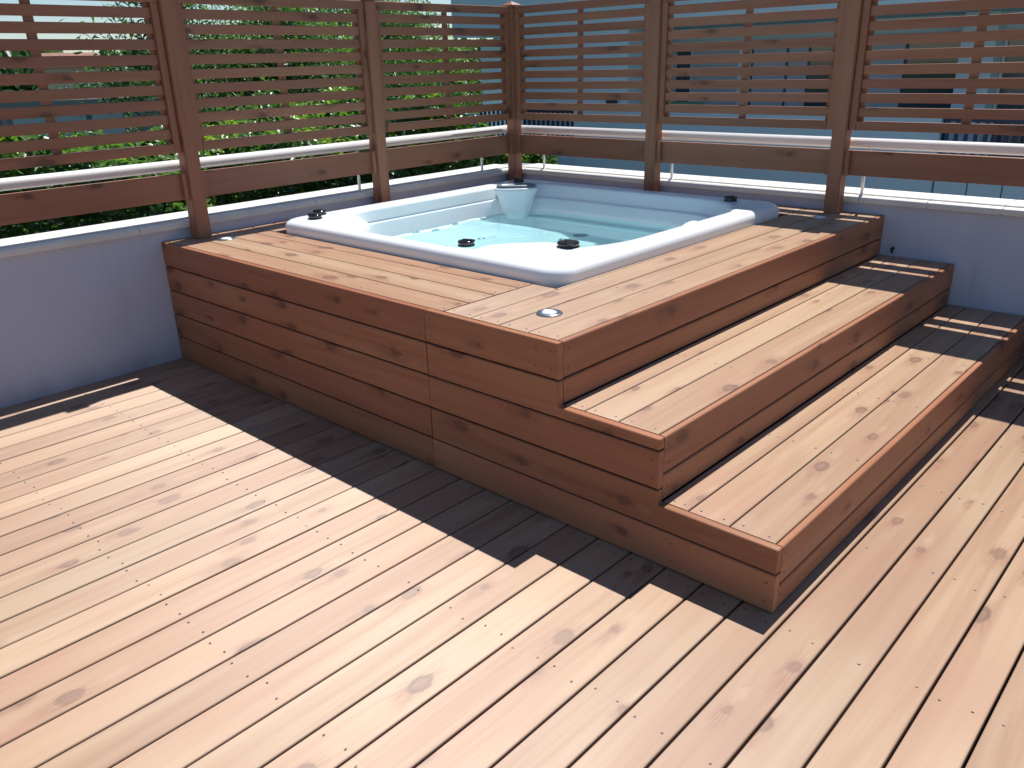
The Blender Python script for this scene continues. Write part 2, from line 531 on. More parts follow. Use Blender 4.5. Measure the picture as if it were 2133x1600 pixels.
# right-hand run of the top, boards along y
top_y(2.481, 2.633, YS, -2.640, H)
top_y(2.619, 2.633, -2.636, -0.006, H, scr=False)
for x0, x1 in ((2.639, 2.790), (2.796, 2.943), (2.949, L1 - RT - 0.003)):
    top_y(x0, x1, YS, -0.006, H)
# left-hand run, boards along x
for y0, y1 in ((YS, -3.046), (-3.040, -2.887), (-2.881, -2.730), (-2.724, -2.630)):
    top_x(0.006, 2.475, y0, y1, H)
yy = -2.624
while yy < -0.1:
    y1 = min(yy + 0.1495, -0.006)
    top_x(0.006, 0.296, yy, y1, H, scr=False)
    yy += 0.155
top_x(0.302, 2.612, -0.290, -0.152, H, scr=False)
top_x(0.302, 2.612, -0.146, -0.006, H, scr=False)
# treads
for x0, x1 in ((L1 + 0.002, 3.219), (3.225, 3.372), (3.378, L2 - RT - 0.003)):
    top_y(x0, x1, YS, -0.006, H1, 'tread_board')
for x0, x1 in ((L2 + 0.002, 3.675), (3.681, 3.832), (3.838, L3 - RT - 0.003)):
    top_y(x0, x1, YS, -0.006, H2, 'tread_board')
# risers (face +x), end at the back of the front cladding
def riser(L, z1, z0):
    zc, w = (z0 + z1) / 2, round(z1 - z0, 4)
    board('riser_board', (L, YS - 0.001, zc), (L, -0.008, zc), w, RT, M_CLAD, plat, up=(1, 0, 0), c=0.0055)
    for yy in (YS + 0.025, -2.55, -1.9, -1.25, -0.6):
        for s in ((-1, 1) if w > 0.1 else (0,)):
            ps.append((L + 0.0012, yy + random.uniform(-.005, .005), zc + s * (w / 2 - 0.035), 'x'))
RB = 0.1435
riser(L1, H, H - RB); riser(L1, H - 0.150, H1 + 0.002)
riser(L2, H1, H1 - RB); riser(L2, H1 - 0.150, H2 + 0.002)
riser(L3, H2, H2 - RB); riser(L3, H2 - 0.150, 0.004)
# front cladding (faces -y): five courses, butt joint at x = 2.395
XJ = 2.394
rows = [(H, H - RB), (H - 0.150, H - 0.150 - RB), (H - 0.300, H - 0.300 - RB), (H - 0.450, H - 0.450 - RB), (H - 0.600, 0.003)]
def clad(x0, x1, z1, z0):
    zc, w = (z0 + z1) / 2, round(z1 - z0, 4)
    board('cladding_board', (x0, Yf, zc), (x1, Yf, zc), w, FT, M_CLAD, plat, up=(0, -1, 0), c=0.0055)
    for xx in (x0 + 0.03, x0 + 0.62, x0 + 1.24, x0 + 1.86, x1 - 0.03):
        if x0 < xx < x1:
            for s in (-1, 1):
                ps.append((xx + random.uniform(-.004, .004), Yf - 0.0012, zc + s * (w / 2 - 0.035), 'y'))
for z1, z0 in rows:
    clad(0.008, XJ - 0.0015, z1, z0)
clad(XJ + 0.0015, L1, *rows[0])
clad(XJ + 0.0015, L2, *rows[2])
clad(XJ + 0.0015, L3, *rows[4])
def notched(xa, xb, z1, z0, zn):
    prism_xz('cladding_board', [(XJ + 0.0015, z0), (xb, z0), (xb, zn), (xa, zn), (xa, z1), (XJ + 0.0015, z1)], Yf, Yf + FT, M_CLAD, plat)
notched(L1, L2, rows[1][0], rows[1][1], H1)
notched(L2, L3, rows[3][0], rows[3][1], H2)
tag(obj('screws', screws_mesh('screws', ps), M_SCREW, plat), kind='stuff')

# ------------------------------------------------------------------ parapet walls with coping
LF_LOC, LF_ROT = (0, -3.2, 0), R(0.8)          # the left wall runs a touch out of square
def coping(parent, along, a0, a1, pitch, off, sgn):
    """lip tiles and slab tiles; 'along' 'x' or 'y'; sgn = direction out of the terrace across the wall"""
    k = math.floor((a0 - off) / pitch)
    a = off + k * pitch
    while a < a1:
        s0, s1 = max(a, a0) + 0.002, min(a + pitch, a1) - 0.002
        if s1 - s0 > 0.02:
            lip = [(-0.032, 0.812), (-0.034, 0.832), (-0.030, 0.846), (-0.020, 0.853), (0.020, 0.853), (0.020, 0.812)]
            slab = [(0.0265, 0.812), (0.0265, 0.858), (0.030, 0.862), (0.275, 0.860), (0.280, 0.855), (0.280, 0.812)]
            for nm, pr in (('lip_tile', lip), ('coping_tile', slab)):
                n = len(pr)
                verts, faces = [], []
                for s in (s0, s1):
                    for d, z in pr:
                        verts.append((s, sgn * d, z) if along == 'x' else (sgn * d, s, z))
                faces = [(i, (i + 1) % n, (i + 1) % n + n, i + n) for i in range(n)] + [tuple(range(n - 1, -1, -1)), tuple(range(n, 2 * n))]
                m = mesh_py(nm, verts, faces)
                bm = bmesh.new(); bm.from_mesh(m); bmesh.ops.recalc_face_normals(bm, faces=bm.faces); bm.to_mesh(m); bm.free()
                obj(nm, m, M_COPING, parent)
        a += pitch

lw = empty('parapet_wall', LF_LOC, LF_ROT)
tag(lw, 'low pale rendered wall on the left under the fence, hedge behind it', 'wall')
box('wall', -0.25, 0.0, -5.2, 3.5, -3.3, 0.806, M_STUCCO, lw)
box('mortar_bed', -0.262, -0.004, -5.19, 3.49, 0.807, 0.850, M_GROUT, lw)
coping(lw, 'y', -5.2, 3.24, 1.25, -0.16, -1)
rw = empty('parapet_wall', (0, 0, 0))
tag(rw, 'low pale rendered wall on the right under the fence, facing the neighbouring building', 'wall')
box('wall', -0.04, XMAX, 0.0, 0.25, -3.3, 0.806, M_STUCCO, rw)
box('mortar_bed', 0.0, XMAX - 0.01, 0.004, 0.262, 0.807, 0.850, M_GROUT, rw)
coping(rw, 'x', -0.01, XMAX, 0.409, 2.96, 1)

# small dark cable stub on the wall above the middle step
st = empty('cable_stub', (3.20, -0.004, H1))
tag(st, 'tiny dark plastic cable end sticking out of the right wall above the upper step', 'cable')
obj('sleeve', tube_mesh('sleeve', (0, 0, 0.02), (0.0, -0.02, 0.045), 0.006, 8), M_BLACK, st)
obj('plug', tube_mesh('plug', (0, -0.02, 0.045), (0.012, -0.03, 0.058), 0.010, 8), M_BLACK, st)

# ------------------------------------------------------------------ slatted timber fences (origin frame: run along local x, room side -y)
PZ0, PZ1 = 1.258, 2.118
def fence_post(root, s, z0, capped=True):
    p = obj('post', box_mesh('post', -0.045, 0.045, -0.125, -0.035, z0, 2.118, 0.005), M_FENCE, root, (s, 0, 0))
    uvbox(p.data)
    if capped:
        verts = [(-.058, -.058, 0), (.058, -.058, 0), (.058, .058, 0), (-.058, .058, 0), (-.058, -.058, .012), (.058, -.058, .012), (.058, .058, .012), (-.058, .058, .012), (0, 0, .042)]
        faces = [(3, 2, 1, 0), (0, 1, 5, 4), (1, 2, 6, 5), (2, 3, 7, 6), (3, 0, 4, 7), (4, 5, 8), (5, 6, 8), (6, 7, 8), (7, 4, 8)]
        m = mesh_py('cap', verts, faces)
        uvbox(m)
        obj('cap', m, M_FENCE, p, (0, -0.08, 2.119))
    return p
def uvbox(m):
    uv = m.uv_layers.get('UVMap') or m.uv_layers.new(name='UVMap')
    for p in m.polygons:
        n = p.normal
        for li in p.loop_indices:
            co = m.vertices[m.loops[li].vertex_index].co
            across = co.x if abs(n.y) > 0.5 else co.y
            uv.data[li].uv = (co.z, across + (0.3 if abs(n.x) > .5 else 0))
def fence_panel(root, a, b):
    """frame between two posts, slats let into the stiles, one batten behind"""
    pn = empty('panel', (0, 0, 0), parent=root)
    g = 0.003
    a += g; b -= g
    yf, fd = -0.103, 0.043
    SW, RW = 0.042, 0.053
    for x in (a + SW / 2, b - SW / 2):
        board('stile', (x, yf, PZ0), (x, yf, PZ1 - RW - 0.001), SW, fd, M_FENCE, pn, up=(0, -1, 0), c=0.003)
    board('rail', (a, yf, PZ1 - RW / 2), (b, yf, PZ1 - RW / 2), RW, fd, M_FENCE, pn, up=(0, -1, 0), c=0.003)
    board('rail', (a + SW + 0.001, yf, PZ0 + RW / 2), (b - SW - 0.001, yf, PZ0 + RW / 2), RW, fd, M_FENCE, pn, up=(0, -1, 0), c=0.003)
    inner = (PZ1 - RW) - (PZ0 + RW)
    sh = 0.0545
    gap = (inner - 9 * sh) / 10
    for k in range(9):
        zc = PZ0 + RW + gap * (k + 1) + sh * (k + 0.5)
        board('slat', (a + SW + 0.001, yf + 0.016, zc + random.uniform(-.0015, .0015)), (b - SW - 0.001, yf + 0.016, zc + random.uniform(-.001, .001)), sh, 0.0145, M_FENCE, pn, up=(0, -1, 0), c=0.002)
    xm = (a + b) / 2
    board('batten', (xm, yf + 0.031, PZ0 + RW + 0.001), (xm, yf + 0.031, PZ1 - RW - 0.001), 0.050, 0.012, M_FENCE, pn, up=(0, -1, 0), c=0.002)
    # corner fillets behind the slats at both stiles
    for x in (a + SW + 0.0155, b - SW - 0.0155):
        board('fillet', (x, yf + 0.031, PZ0 + RW + 0.001), (x, yf + 0.031, PZ1 - RW - 0.001), 0.029, 0.012, M_FENCE, pn, up=(0, -1, 0), c=0.002)
    return pn
def rail_board(root, a, b, z=1.060):
    rb = board('rail_board', (a + 0.002, -0.077, z), (b - 0.002, -0.077, z), 0.154, 0.026, M_FENCE, root, up=(0, -1, 0))
    for x in (a + 0.016, b - 0.016):
        board('cleat', (x, -0.106, z - 0.077), (x, -0.106, z + 0.079), 0.028, 0.028, M_FENCE, root, up=(0, -1, 0), c=0.002)

rf = empty('slatted_fence', (0, 0, 0))
tag(rf, 'brown slatted timber fence along the right wall, in front of the neighbouring building', 'fence', 'slatted fences round the terrace')
RP = [0.037, 1.43, 2.82, 4.22, 5.62]
for s in RP:
    fence_post(rf, s, H if s < L1 else 0.0)
for a, b in zip(RP[:-1], RP[1:]):
    fence_panel(rf, a + 0.045, b - 0.045)
    rail_board(rf, a + 0.045, b - 0.045)

# left fence: same builder; local x runs from the corner towards the camera
lf = empty('slatted_fence', (LF_LOC[0], LF_LOC[1], 0), LF_ROT + R(90))
tag(lf, 'brown slatted timber fence along the left wall with hedge and trees seen through its gaps', 'fence', 'slatted fences round the terrace')
# local frame: x_l -> world +y (from LF_LOC), -y_l -> world +x
LP = [-1.255, 0.195, 1.640]            # post centres along y measured from y = -3.2
for s in LP:
    fence_post(lf, s, H if s > -0.03 else 0.0)
edges = LP + [3.2 - 0.127 + 0.045]
for a, b in zip(edges[:-1], edges[1:]):
    fence_panel(lf, a + 0.045, b - 0.045)
    rail_board(lf, a + 0.045, b - 0.045)
fence_post(lf, -2.70, 0.0)
fence_panel(lf, -2.70 + 0.045, -1.255 - 0.045)
rail_board(lf, -2.70 + 0.045, -1.255 - 0.045)

# ------------------------------------------------------------------ white handrail behind the fences
def handrail(root, s0, s1, stan, zc=1.172, off=0.03):
    obj('tube', tube_mesh('tube', (s0, off, zc), (s1, off, zc), 0.034, 24, 0.96), M_WHITE, root)
    for s in stan:
        p = obj('stanchion', tube_mesh('stanchion', (s, off, 0.853), (s, off, zc - 0.02), 0.010, 12), M_WHITE, root)
        obj('foot_plate', lathe_mesh('foot_plate', [(0.026, 0), (0.026, 0.005), (0.014, 0.009)], 16), M_WHITE, p, (s, off, 0.854))
        obj('bracket', tube_mesh('bracket', (s, off, zc - 0.055), (s + 0.03, off, zc - 0.028), 0.006, 8), M_WHITE, p)
hr = empty('handrail', (0, 0, 0))
tag(hr, 'white tubular metal handrail on thin stanchions along the right wall', 'handrail', 'white handrails on the walls')
handrail(hr, 0.02, XMAX, [0.27, 1.53, 2.95, 4.3], 1.171, 0.03)
hl = empty('handrail', LF_LOC, LF_ROT + R(90))
tag(hl, 'white tubular metal handrail on thin stanchions along the left wall beside the hedge', 'handrail', 'white handrails on the walls')
handrail(hl, -5.0, 3.16, [2.83, 1.53, 0.2, -1.2], 1.174, 0.035)

# ------------------------------------------------------------------ hot tub
SX0, SX1, SY0, SY1 = 0.312, 2.612, -2.615, -0.312
ZR = 0.822
NSIDE, NCOR = 18, 14
def rr_ring(ins, rad, z):
    """closed contour; ins = (left, right, front, back); rad = (FL, FR, BR, BL)"""
    x0, x1, y0, y1 = SX0 + ins[0], SX1 - ins[1], SY0 + ins[2], SY1 - ins[3]
    fl, fr, br, bl = rad
    pts = []
    def side(p, q):
        for k in range(NSIDE):
            t = k / NSIDE
            pts.append((p[0] + (q[0] - p[0]) * t, p[1] + (q[1] - p[1]) * t, z))
    def corner(cx, cy, r, a0):
        for k in range(NCOR):
            a = R(a0 + 90 * k / NCOR)
            pts.append((cx + r * math.cos(a), cy + r * math.sin(a), z))
    side((x0 + fl, y0), (x1 - fr, y0)); corner(x1 - fr, y0 + fr, fr, -90)
    side((x1, y0 + fr), (x1, y1 - br)); corner(x1 - br, y1 - br, br, 0)
    side((x1 - br, y1), (x0 + bl, y1)); corner(x0 + bl, y1 - bl, bl, 90)
    side((x0, y1 - bl), (x0, y0 + fl)); corner(x0 + fl, y0 + fl, fl, 180)
    return pts
def u4(a): return (a, a, a, a)
IN = (0.165, 0.135, 0.085, 0.150)
def plus(d): return tuple(i + d for i in IN)
RC = (0.50, 0.78, 0.42, 0.36)
rings = []
for z, i, r in ((0.725, 0.004, .13), (0.748, 0.000, .135), (0.775, -0.002, .137), (0.792, 0.002, .135), (0.805, 0.010, .13), (0.815, 0.022, .125), (0.8205, 0.038, .12)):
    rings.append(rr_ring(u4(i), u4(r), z))
rings.append(rr_ring(u4(0.055), u4(0.14), ZR))
rings.append(rr_ring(plus(-0.022), RC, ZR))
rings.append(rr_ring(plus(-0.008), RC, 0.819))
rings.append(rr_ring(plus(0.002), RC, 0.811))
rings.append(rr_ring(plus(0.008), RC, 0.799))
def lo(d, l): return (IN[0] + l, IN[1] + d, IN[2] + d, IN[3] + d)
for d, l, z in ((0.040, 0.010, 0.735), (0.046, 0.013, 0.728), (0.062, 0.022, 0.724), (0.069, 0.026, 0.716), (0.082, 0.032, 0.610), (0.100, 0.050, 0.520), (0.125, 0.08, 0.300), (0.150, 0.10, 0.020)):
    rings.append(rr_ring(lo(d, l), RC, z))
NR = len(rings[0])
sv, sf = [], []
for rg in rings: sv += rg
for i in range(len(rings) - 1):
    for k in range(NR):
        k2 = (k + 1) % NR
        sf.append((i * NR + k, i * NR + k2, (i + 1) * NR + k2, (i + 1) * NR + k))
tub = empty('hot_tub', ((SX0 + SX1) / 2, (SY0 + SY1) / 2, H))
tag(tub, 'square white acrylic hot tub with rounded rim sunk into the timber platform', 'hot tub')
tub_inv = Matrix.Translation(-Vector(tub.location))
def tubpart(name, m, mat, parent=None):
    m.transform(tub_inv)
    return obj(name, m, mat, parent or tub)
shell = tubpart('shell', mesh_py('shell', sv, sf, smooth=True), M_ACRYL)

# moulded seats and foot well: a height field inside the shell
def sstep(x, a, b):
    t = np.clip((x - a) / (b - a), 0, 1)
    return t * t * (3 - 2 * t)
GX, GY = np.meshgrid(np.linspace(SX0 + 0.17, SX1 - 0.19, 110), np.linspace(SY0 + 0.15, SY1 - 0.20, 110), indexing='ij')
def well_edge(x):      # front lip of the deep well
    return np.interp(x, [0.5, 0.65, 1.07, 1.38, 1.52, 1.72, 1.95, 2.3], [-1.09, -1.11, -1.06, -1.09, -1.17, -1.33, -1.6, -2.1])
inside = sstep(GY - well_edge(GX), -0.02, 0.10) * sstep(GX, 0.56, 0.70)
seat_z = 0.520 - 0.055 * np.exp(-((GX - 1.05) / 0.42) ** 2 - ((GY + 1.42) / 0.22) ** 2) + 0.02 * np.sin(GX * 3.0)
seat_z = seat_z + 0.055 * np.exp(-((GY - well_edge(GX) + 0.06) / 0.09) ** 2)
bench = 0.46 - 0.24 * sstep(-(GY + 0.68), 0.0, 0.10) * sstep(2.25 - GX, 0.0, 0.1)
GZ = seat_z * (1 - inside) + bench * inside
gv = np.stack([GX, GY, GZ], -1).reshape(-1, 3)
gf = [(i * 110 + j, (i + 1) * 110 + j, (i + 1) * 110 + j + 1, i * 110 + j + 1) for i in range(109) for j in range(109)]
tubpart('seat', mesh_py('seat', gv, gf, smooth=True), M_ACRYL)

def seat_height(x, y):
    i = int(np.argmin(abs(GX[:, 0] - x))); j = int(np.argmin(abs(GY[0] - y)))
    return float(GZ[i, j])
# jets
for (x, y, z, nx, ny) in ((0.555, -1.30, 0.55, 1, 0), (0.60, -1.54, 0.545, 1, 0), (0.555, -1.68, 0.55, 1, 0), (0.575, -1.03, 0.55, 1, 0)):
    m = lathe_mesh('jet', [(0.032, 0), (0.032, 0.006), (0.026, 0.010), (0.018, 0.006), (0.012, 0.012)], 20)
    m.transform(Matrix.Translation((x, y, z)) @ Matrix.Rotation(R(60), 4, 'Y'))
    tubpart('jet', m, M_CHROME)
for (x, y) in ((1.02, -1.51), (1.03, -1.86), (1.54, -1.27), (1.98, -1.95), (1.25, -2.15)):
    m = lathe_mesh('jet', [(0.030, 0), (0.030, 0.006), (0.024, 0.010), (0.016, 0.006), (0.010, 0.010)], 20)
    m.transform(Matrix.Translation((x, y, seat_height(x, y))))
    tubpart('jet', m, M_CHROME)
m = lathe_mesh('drain', [(0.055, 0), (0.055, 0.010), (0.045, 0.016), (0.0, 0.018)], 24)
m.transform(Matrix.Translation((1.33, -0.82, seat_height(1.33, -0.82))))
tubpart('drain', m, M_GREY)

# diverter knobs on the rim
def knob(x, y, r, rot, label):
    k = lathe_mesh('knob', [(r * 1.04, 0), (r * 1.04, 0.004), (r * 0.95, 0.006), (r * 0.95, 0.013), (r, 0.015), (r, 0.022), (r * 0.93, 0.027), (r * 0.5, 0.029)], 28)
    k.transform(Matrix.Translation((x, y, ZR)))
    ko = tubpart('knob', k, M_BLACK)
    ko['label'] = label
    lv = box_mesh('lever', -r * 1.10, r * 0.55, -r * 0.36, r * 0.36, 0.020, 0.0335, 0.005)
    lv.transform(Matrix.Translation((x, y, ZR)) @ Matrix.Rotation(rot, 4, 'Z'))
    tubpart('lever', lv, M_BLACK, ko)
knob(0.505, -2.455, 0.043, R(20), 'nearer of the two black knobs at the left corner of the rim')
knob(0.395, -2.345, 0.043, R(100), 'farther of the two black knobs at the left corner of the rim')
knob(1.875, -2.470, 0.044, R(200), 'medium black knob on the near rim')
knob(2.325, -2.185, 0.057, R(140), 'largest black knob at the near corner')
knob(2.290, -0.455, 0.042, R(60), 'black knob at the shaded right corner')
knob(0.475, -0.520, 0.042, R(10), 'black knob at the far corner behind the skimmer')

# raised plate on the near corner of the rim
plate = [(1.985, -2.500), (2.10, -2.535), (2.30, -2.52), (2.36, -2.40), (2.33, -2.30), (2.26, -2.17), (2.18, -2.17), (2.04, -2.30), (1.975, -2.40)]
pm = mesh_py('control_panel', [(x, y, ZR + 0.003) for x, y in plate] + [(x + (x - 2.17) * 0.02, y + (y + 2.36) * 0.02, ZR - 0.001) for x, y in plate],
             [tuple(range(9))] + [(i, i + 9, (i + 1) % 9 + 9, (i + 1) % 9) for i in range(9)])
tubpart('control_panel', pm, M_ACRYL)

# moulded headrests on the inner edge
def mound(x, y, z, sx, sy, sz, rz):
    bm = bmesh.new()
    bmesh.ops.create_uvsphere(bm, u_segments=28, v_segments=16, radius=1.0)
    m = bpy.data.meshes.new('headrest'); bm.to_mesh(m); bm.free()
    m.polygons.foreach_set('use_smooth', [True] * len(m.polygons))
    m.transform(Matrix.Translation((x, y, z)) @ Matrix.Rotation(rz, 4, 'Z') @ Matrix.Diagonal((sx, sy, sz, 1)))
    tubpart('headrest', m, M_ACRYL)
mound(0.66, -2.30, 0.735, 0.22, 0.115, 0.085, R(-42))
mound(2.462, -1.22, 0.755, 0.05, 0.13, 0.066, 0)

# skimmer housing in the far corner: funnel and oval lid with a slot
sk = Vector((0.635, -0.725))
def oval(cx, cy, a, b, z, n=36):
    pts = []
    d1 = Vector((math.sqrt(.5), math.sqrt(.5))); d2 = Vector((math.sqrt(.5), -math.sqrt(.5)))
    for k in range(n):
        t = 2 * math.pi * k / n
        c, s = math.cos(t), math.sin(t)
        q = d1 * (a * math.copysign(abs(c) ** 0.7, c)) + d2 * (b * math.copysign(abs(s) ** 0.8, s))
        pts.append((cx + q.x, cy + q.y, z))
    return pts
def loft(name, rgs, mat, cap0=False, cap1=False, smooth=True, parent=None):
    n = len(rgs[0]); v = []; f = []
    for rg in rgs: v += rg
    for i in range(len(rgs) - 1):
        for k in range(n):
            f.append((i * n + k, i * n + (k + 1) % n, (i + 1) * n + (k + 1) % n, (i + 1) * n + k))
    if cap0: f.append(tuple(range(n - 1, -1, -1)))
    if cap1: f.append(tuple((len(rgs) - 1) * n + k for k in range(n)))
    return tubpart(name, mesh_py(name, v, f, smooth), mat, parent)
sx, sy = sk
loft('skimmer_housing', [oval(sx - .03, sy + .03, .09, .13, 0.42), oval(sx - .025, sy + .025, .105, .12, 0.60), oval(sx - .01, sy + .01, .145, .10, 0.755), oval(sx, sy, .165, .085, 0.795), oval(sx, sy, .17, .085, 0.812), oval(sx, sy, .162, .078, 0.818)], M_ACRYL, cap1=True)
lid = loft('skimmer_lid', [oval(sx, sy, .150, .066, 0.8185), oval(sx, sy, .150, .066, 0.834), oval(sx, sy, .142, .058, 0.839), oval(sx, sy, .118, .034, 0.839), oval(sx, sy, .112, .030, 0.826)], M_GREY, cap1=True)

# the water
wr = rr_ring(plus(0.10), RC, 0.634)
wm = mesh_py('water', wr, [tuple(range(len(wr)))], True)
water = tag(obj('water', wm, M_WATER), kind='structure')
water.cycles.is_caustics_caster = True          # lets the sun reach the seats through the refracting surface
for o_ in tub.children_recursive:
    o_.cycles.is_caustics_receiver = True
sun_d.cycles.is_caustics_light = True

# ------------------------------------------------------------------ recessed lights in the platform
def deck_light(x, y, label):
    t = empty('deck_light', (x, y, H))
    tag(t, label, 'deck light', 'round lights set into the platform')
    obj('ring', lathe_mesh('ring', [(0.055, 0.0005), (0.055, 0.0035), (0.051, 0.006), (0.034, 0.0065), (0.031, 0.003)], 40), M_CHROME, t)
    obj('lens', lathe_mesh('lens', [(0.0305, 0.0035), (0.0305, 0.006), (0.024, 0.009), (0.010, 0.0105)], 32), M_LENS, t)
deck_light(0.262, -2.945, 'round steel light in the platform boards at the foot of the left fence post')
deck_light(2.850, -2.955, 'round steel light in the sunny near corner of the platform')
deck_light(2.840, -0.315, 'round steel light lying in the fence shadow by the right wall')

# ------------------------------------------------------------------ neighbouring building behind the right fence
nb = empty('apartment_building', (-3.0, 7.0, -3.3))
tag(nb, 'pale rendered apartment building with recessed balconies behind the right fence', 'building')
nbi = Matrix.Translation(-Vector(nb.location))
def nbox(name, x0, x1, y0, y1, z0, z1, mat, parent=None, bevel=0.0):
    m = box_mesh(name, x0, x1, y0, y1, z0, z1, bevel)
    m.transform(nbi)
    return obj(name, m, mat, parent or nb)
nbox('wall', -8.9, 9.0, 8.6, 14.0, -3.3, 2.19, M_BLDG)
nbox('upper_wall', -8.1, 9.0, 7.0, 14.0, 2.195, 6.5, M_BLDG)
nbox('pier', -6.25, -3.80, 7.003, 8.595, -3.3, 2.19, M_BLDG)
nbox('parapet', -8.92, -7.42, 7.002, 7.2, -3.3, 0.735, M_BLDG)
nbox('parapet', -4.90, 1.36, 6.9, 7.0, -3.3, 0.93, M_BLDG)
nbox('floor_slab', -8.9, 9.0, 7.202, 8.595, -0.3, -0.1, M_BLDG)
def railing(x0, x1, z1, parts):
    rl = nbox('railing', x0, x1, 6.95, 6.99, z1 - 0.04, z1, M_BLUE)
    nbox('bottom_bar', x0, x1, 6.955, 6.985, 0.24, 0.27, M_BLUE, rl)
    x = x0 + 0.03
    while x < x1:
        nbox('bar', x, x + 0.05, 6.96, 6.98, 0.275, z1 - 0.042, M_BLUE, rl)
        x += 0.118
    x = x0
    while x < x1 - 0.1:
        nbox('panel', x + 0.01, min(x + 0.42, x1) - 0.01, 6.93, 6.995, -0.24, 0.12, M_BLDG, rl)
        x += 0.42
    nbox('base', x0, x1, 6.97, 6.999, -0.6, -0.25, M_DARK, rl)
for o_ in ():
    pass
railing(-7.40, -4.92, 0.86, 0)
railing(1.38, 4.2, 0.86, 0)
nbox('balcony_floor', -7.40, -6.26, 7.21, 8.59, -0.09, 0.02, M_DARK)
def window(x0, x1, z0, z1, panes, frame=M_WHITE):
    f = nbox('window', x0, x1, 8.565, 8.595, z0, z1, frame)
    n = len(panes)
    wdt = (x1 - x0 - 0.07) / sum(p[0] for p in panes)
    x = x0 + 0.05
    for wd, mat in panes:
        nbox('pane', x, x + wd * wdt - 0.05, 8.55, 8.562, z0 + 0.05, z1 - 0.05, mat, f)
        x += wd * wdt
window(-4.85, -2.50, -0.05, 1.95, ((0.55, M_GLASS), (0.85, M_GLASS), (1.0, M_CURT)))
window(-2.33, -0.80, -0.05, 1.95, ((1.0, M_CURT), (0.6, M_CURT), (0.7, M_GLASS)), M_BLUE)
window(-0.40, 1.05, 0.10, 1.95, ((0.8, M_CURT), (1.0, M_GLASS)), M_BLUE)
window(1.55, 4.4, -0.05, 1.95, ((1.0, M_GLASS), (1.0, M_GLASS), (1.0, M_CURT)))
nbox('pier', 1.08, 1.53, 8.2, 8.59, -0.09, 2.19, M_BLDG)
# things standing on the balcony
gc = empty('garden_chair', (-2.95, 7.5, -0.1))
tag(gc, 'chair draped with a green cloth on the neighbouring balcony', 'chair')
obj('cloth', box_mesh('cloth', -0.36, 0.36, -0.05, 0.05, 0.55, 1.10, 0.03), M_GREEN, gc)
obj('seat', box_mesh('seat', -0.35, 0.35, -0.35, -0.06, 0.42, 0.47, 0.01), M_DARK, gc)
for lx in (-0.32, 0.32):
    obj('leg', box_mesh('leg', lx - .02, lx + .02, -0.33, -0.29, 0, 0.415), M_DARK, gc)
    obj('leg', box_mesh('leg', lx - .02, lx + .02, -0.03, 0.01, 0, 0.54), M_DARK, gc)
def wall_lamp(x, z, label):
    t = empty('wall_lamp', (x, 7.0, z))
    tag(t, label, 'lamp')
    obj('back_plate', box_mesh('back_plate', -0.05, 0.05, -0.03, 0.0, -0.08, 0.08, 0.005), M_DARK, t)
    obj('lantern', lathe_mesh('lantern', [(0.05, -0.16), (0.09, -0.02), (0.10, 0.0), (0.03, 0.06)], 12), M_DARK, t, (0, -0.13, 0))
wall_lamp(-4.05, 1.05, 'small dark lantern on the pale pier of the neighbouring building')

# ------------------------------------------------------------------ leaves
def leaf_cloud(name, pts, nrm, L, w, mat, parent, loc=(0, 0, 0), tone=None):
    n = len(pts)
    pts = np.asarray(pts); nrm = np.asarray(nrm)
    nrm = nrm / np.linalg.norm(nrm, axis=1, keepdims=True)
    rv = rng.normal(size=(n, 3))
    t = rv - (rv * nrm).sum(1, keepdims=True) * nrm
    t /= np.linalg.norm(t, axis=1, keepdims=True)
    t[:, 2] -= 0.25
    t /= np.linalg.norm(t, axis=1, keepdims=True)
    b = np.cross(nrm, t)
    b /= np.linalg.norm(b, axis=1, keepdims=True)
    s = rng.uniform(0.7, 1.25, (n, 1))
    Ls, ws = L * s, w * s
    v0 = pts - t * Ls * 0.5
    v1 = pts + b * ws * 0.5 + nrm * ws * 0.22 - t * Ls * 0.08
    v2 = pts + t * Ls * 0.5 - nrm * Ls * 0.10
    v3 = pts - b * ws * 0.5 + nrm * ws * 0.22 - t * Ls * 0.08
    V = np.stack([v0, v1, v2, v3], 1).reshape(-1, 3).astype(np.float32)
    idx = np.arange(n)[:, None] * 4
    F = np.concatenate([idx + np.array([[0, 1, 2]]), idx + np.array([[0, 2, 3]])], 1).reshape(-1).astype(np.int32)
    m = bpy.data.meshes.new(name)
    m.vertices.add(4 * n); m.loops.add(6 * n); m.polygons.add(2 * n)
    m.vertices.foreach_set('co', V.ravel())
    m.loops.foreach_set('vertex_index', F)
    m.polygons.foreach_set('loop_start', np.arange(0, 6 * n, 3, dtype=np.int32))
    m.update(calc_edges=True)
    at = m.attributes.new('leaf', 'FLOAT', 'POINT')
    if tone is None: tone = rng.uniform(0, 1, n)
    at.data.foreach_set('value', np.repeat(np.clip(tone, 0, 1), 4).astype(np.float32))
    return obj(name, m, mat, parent, loc)

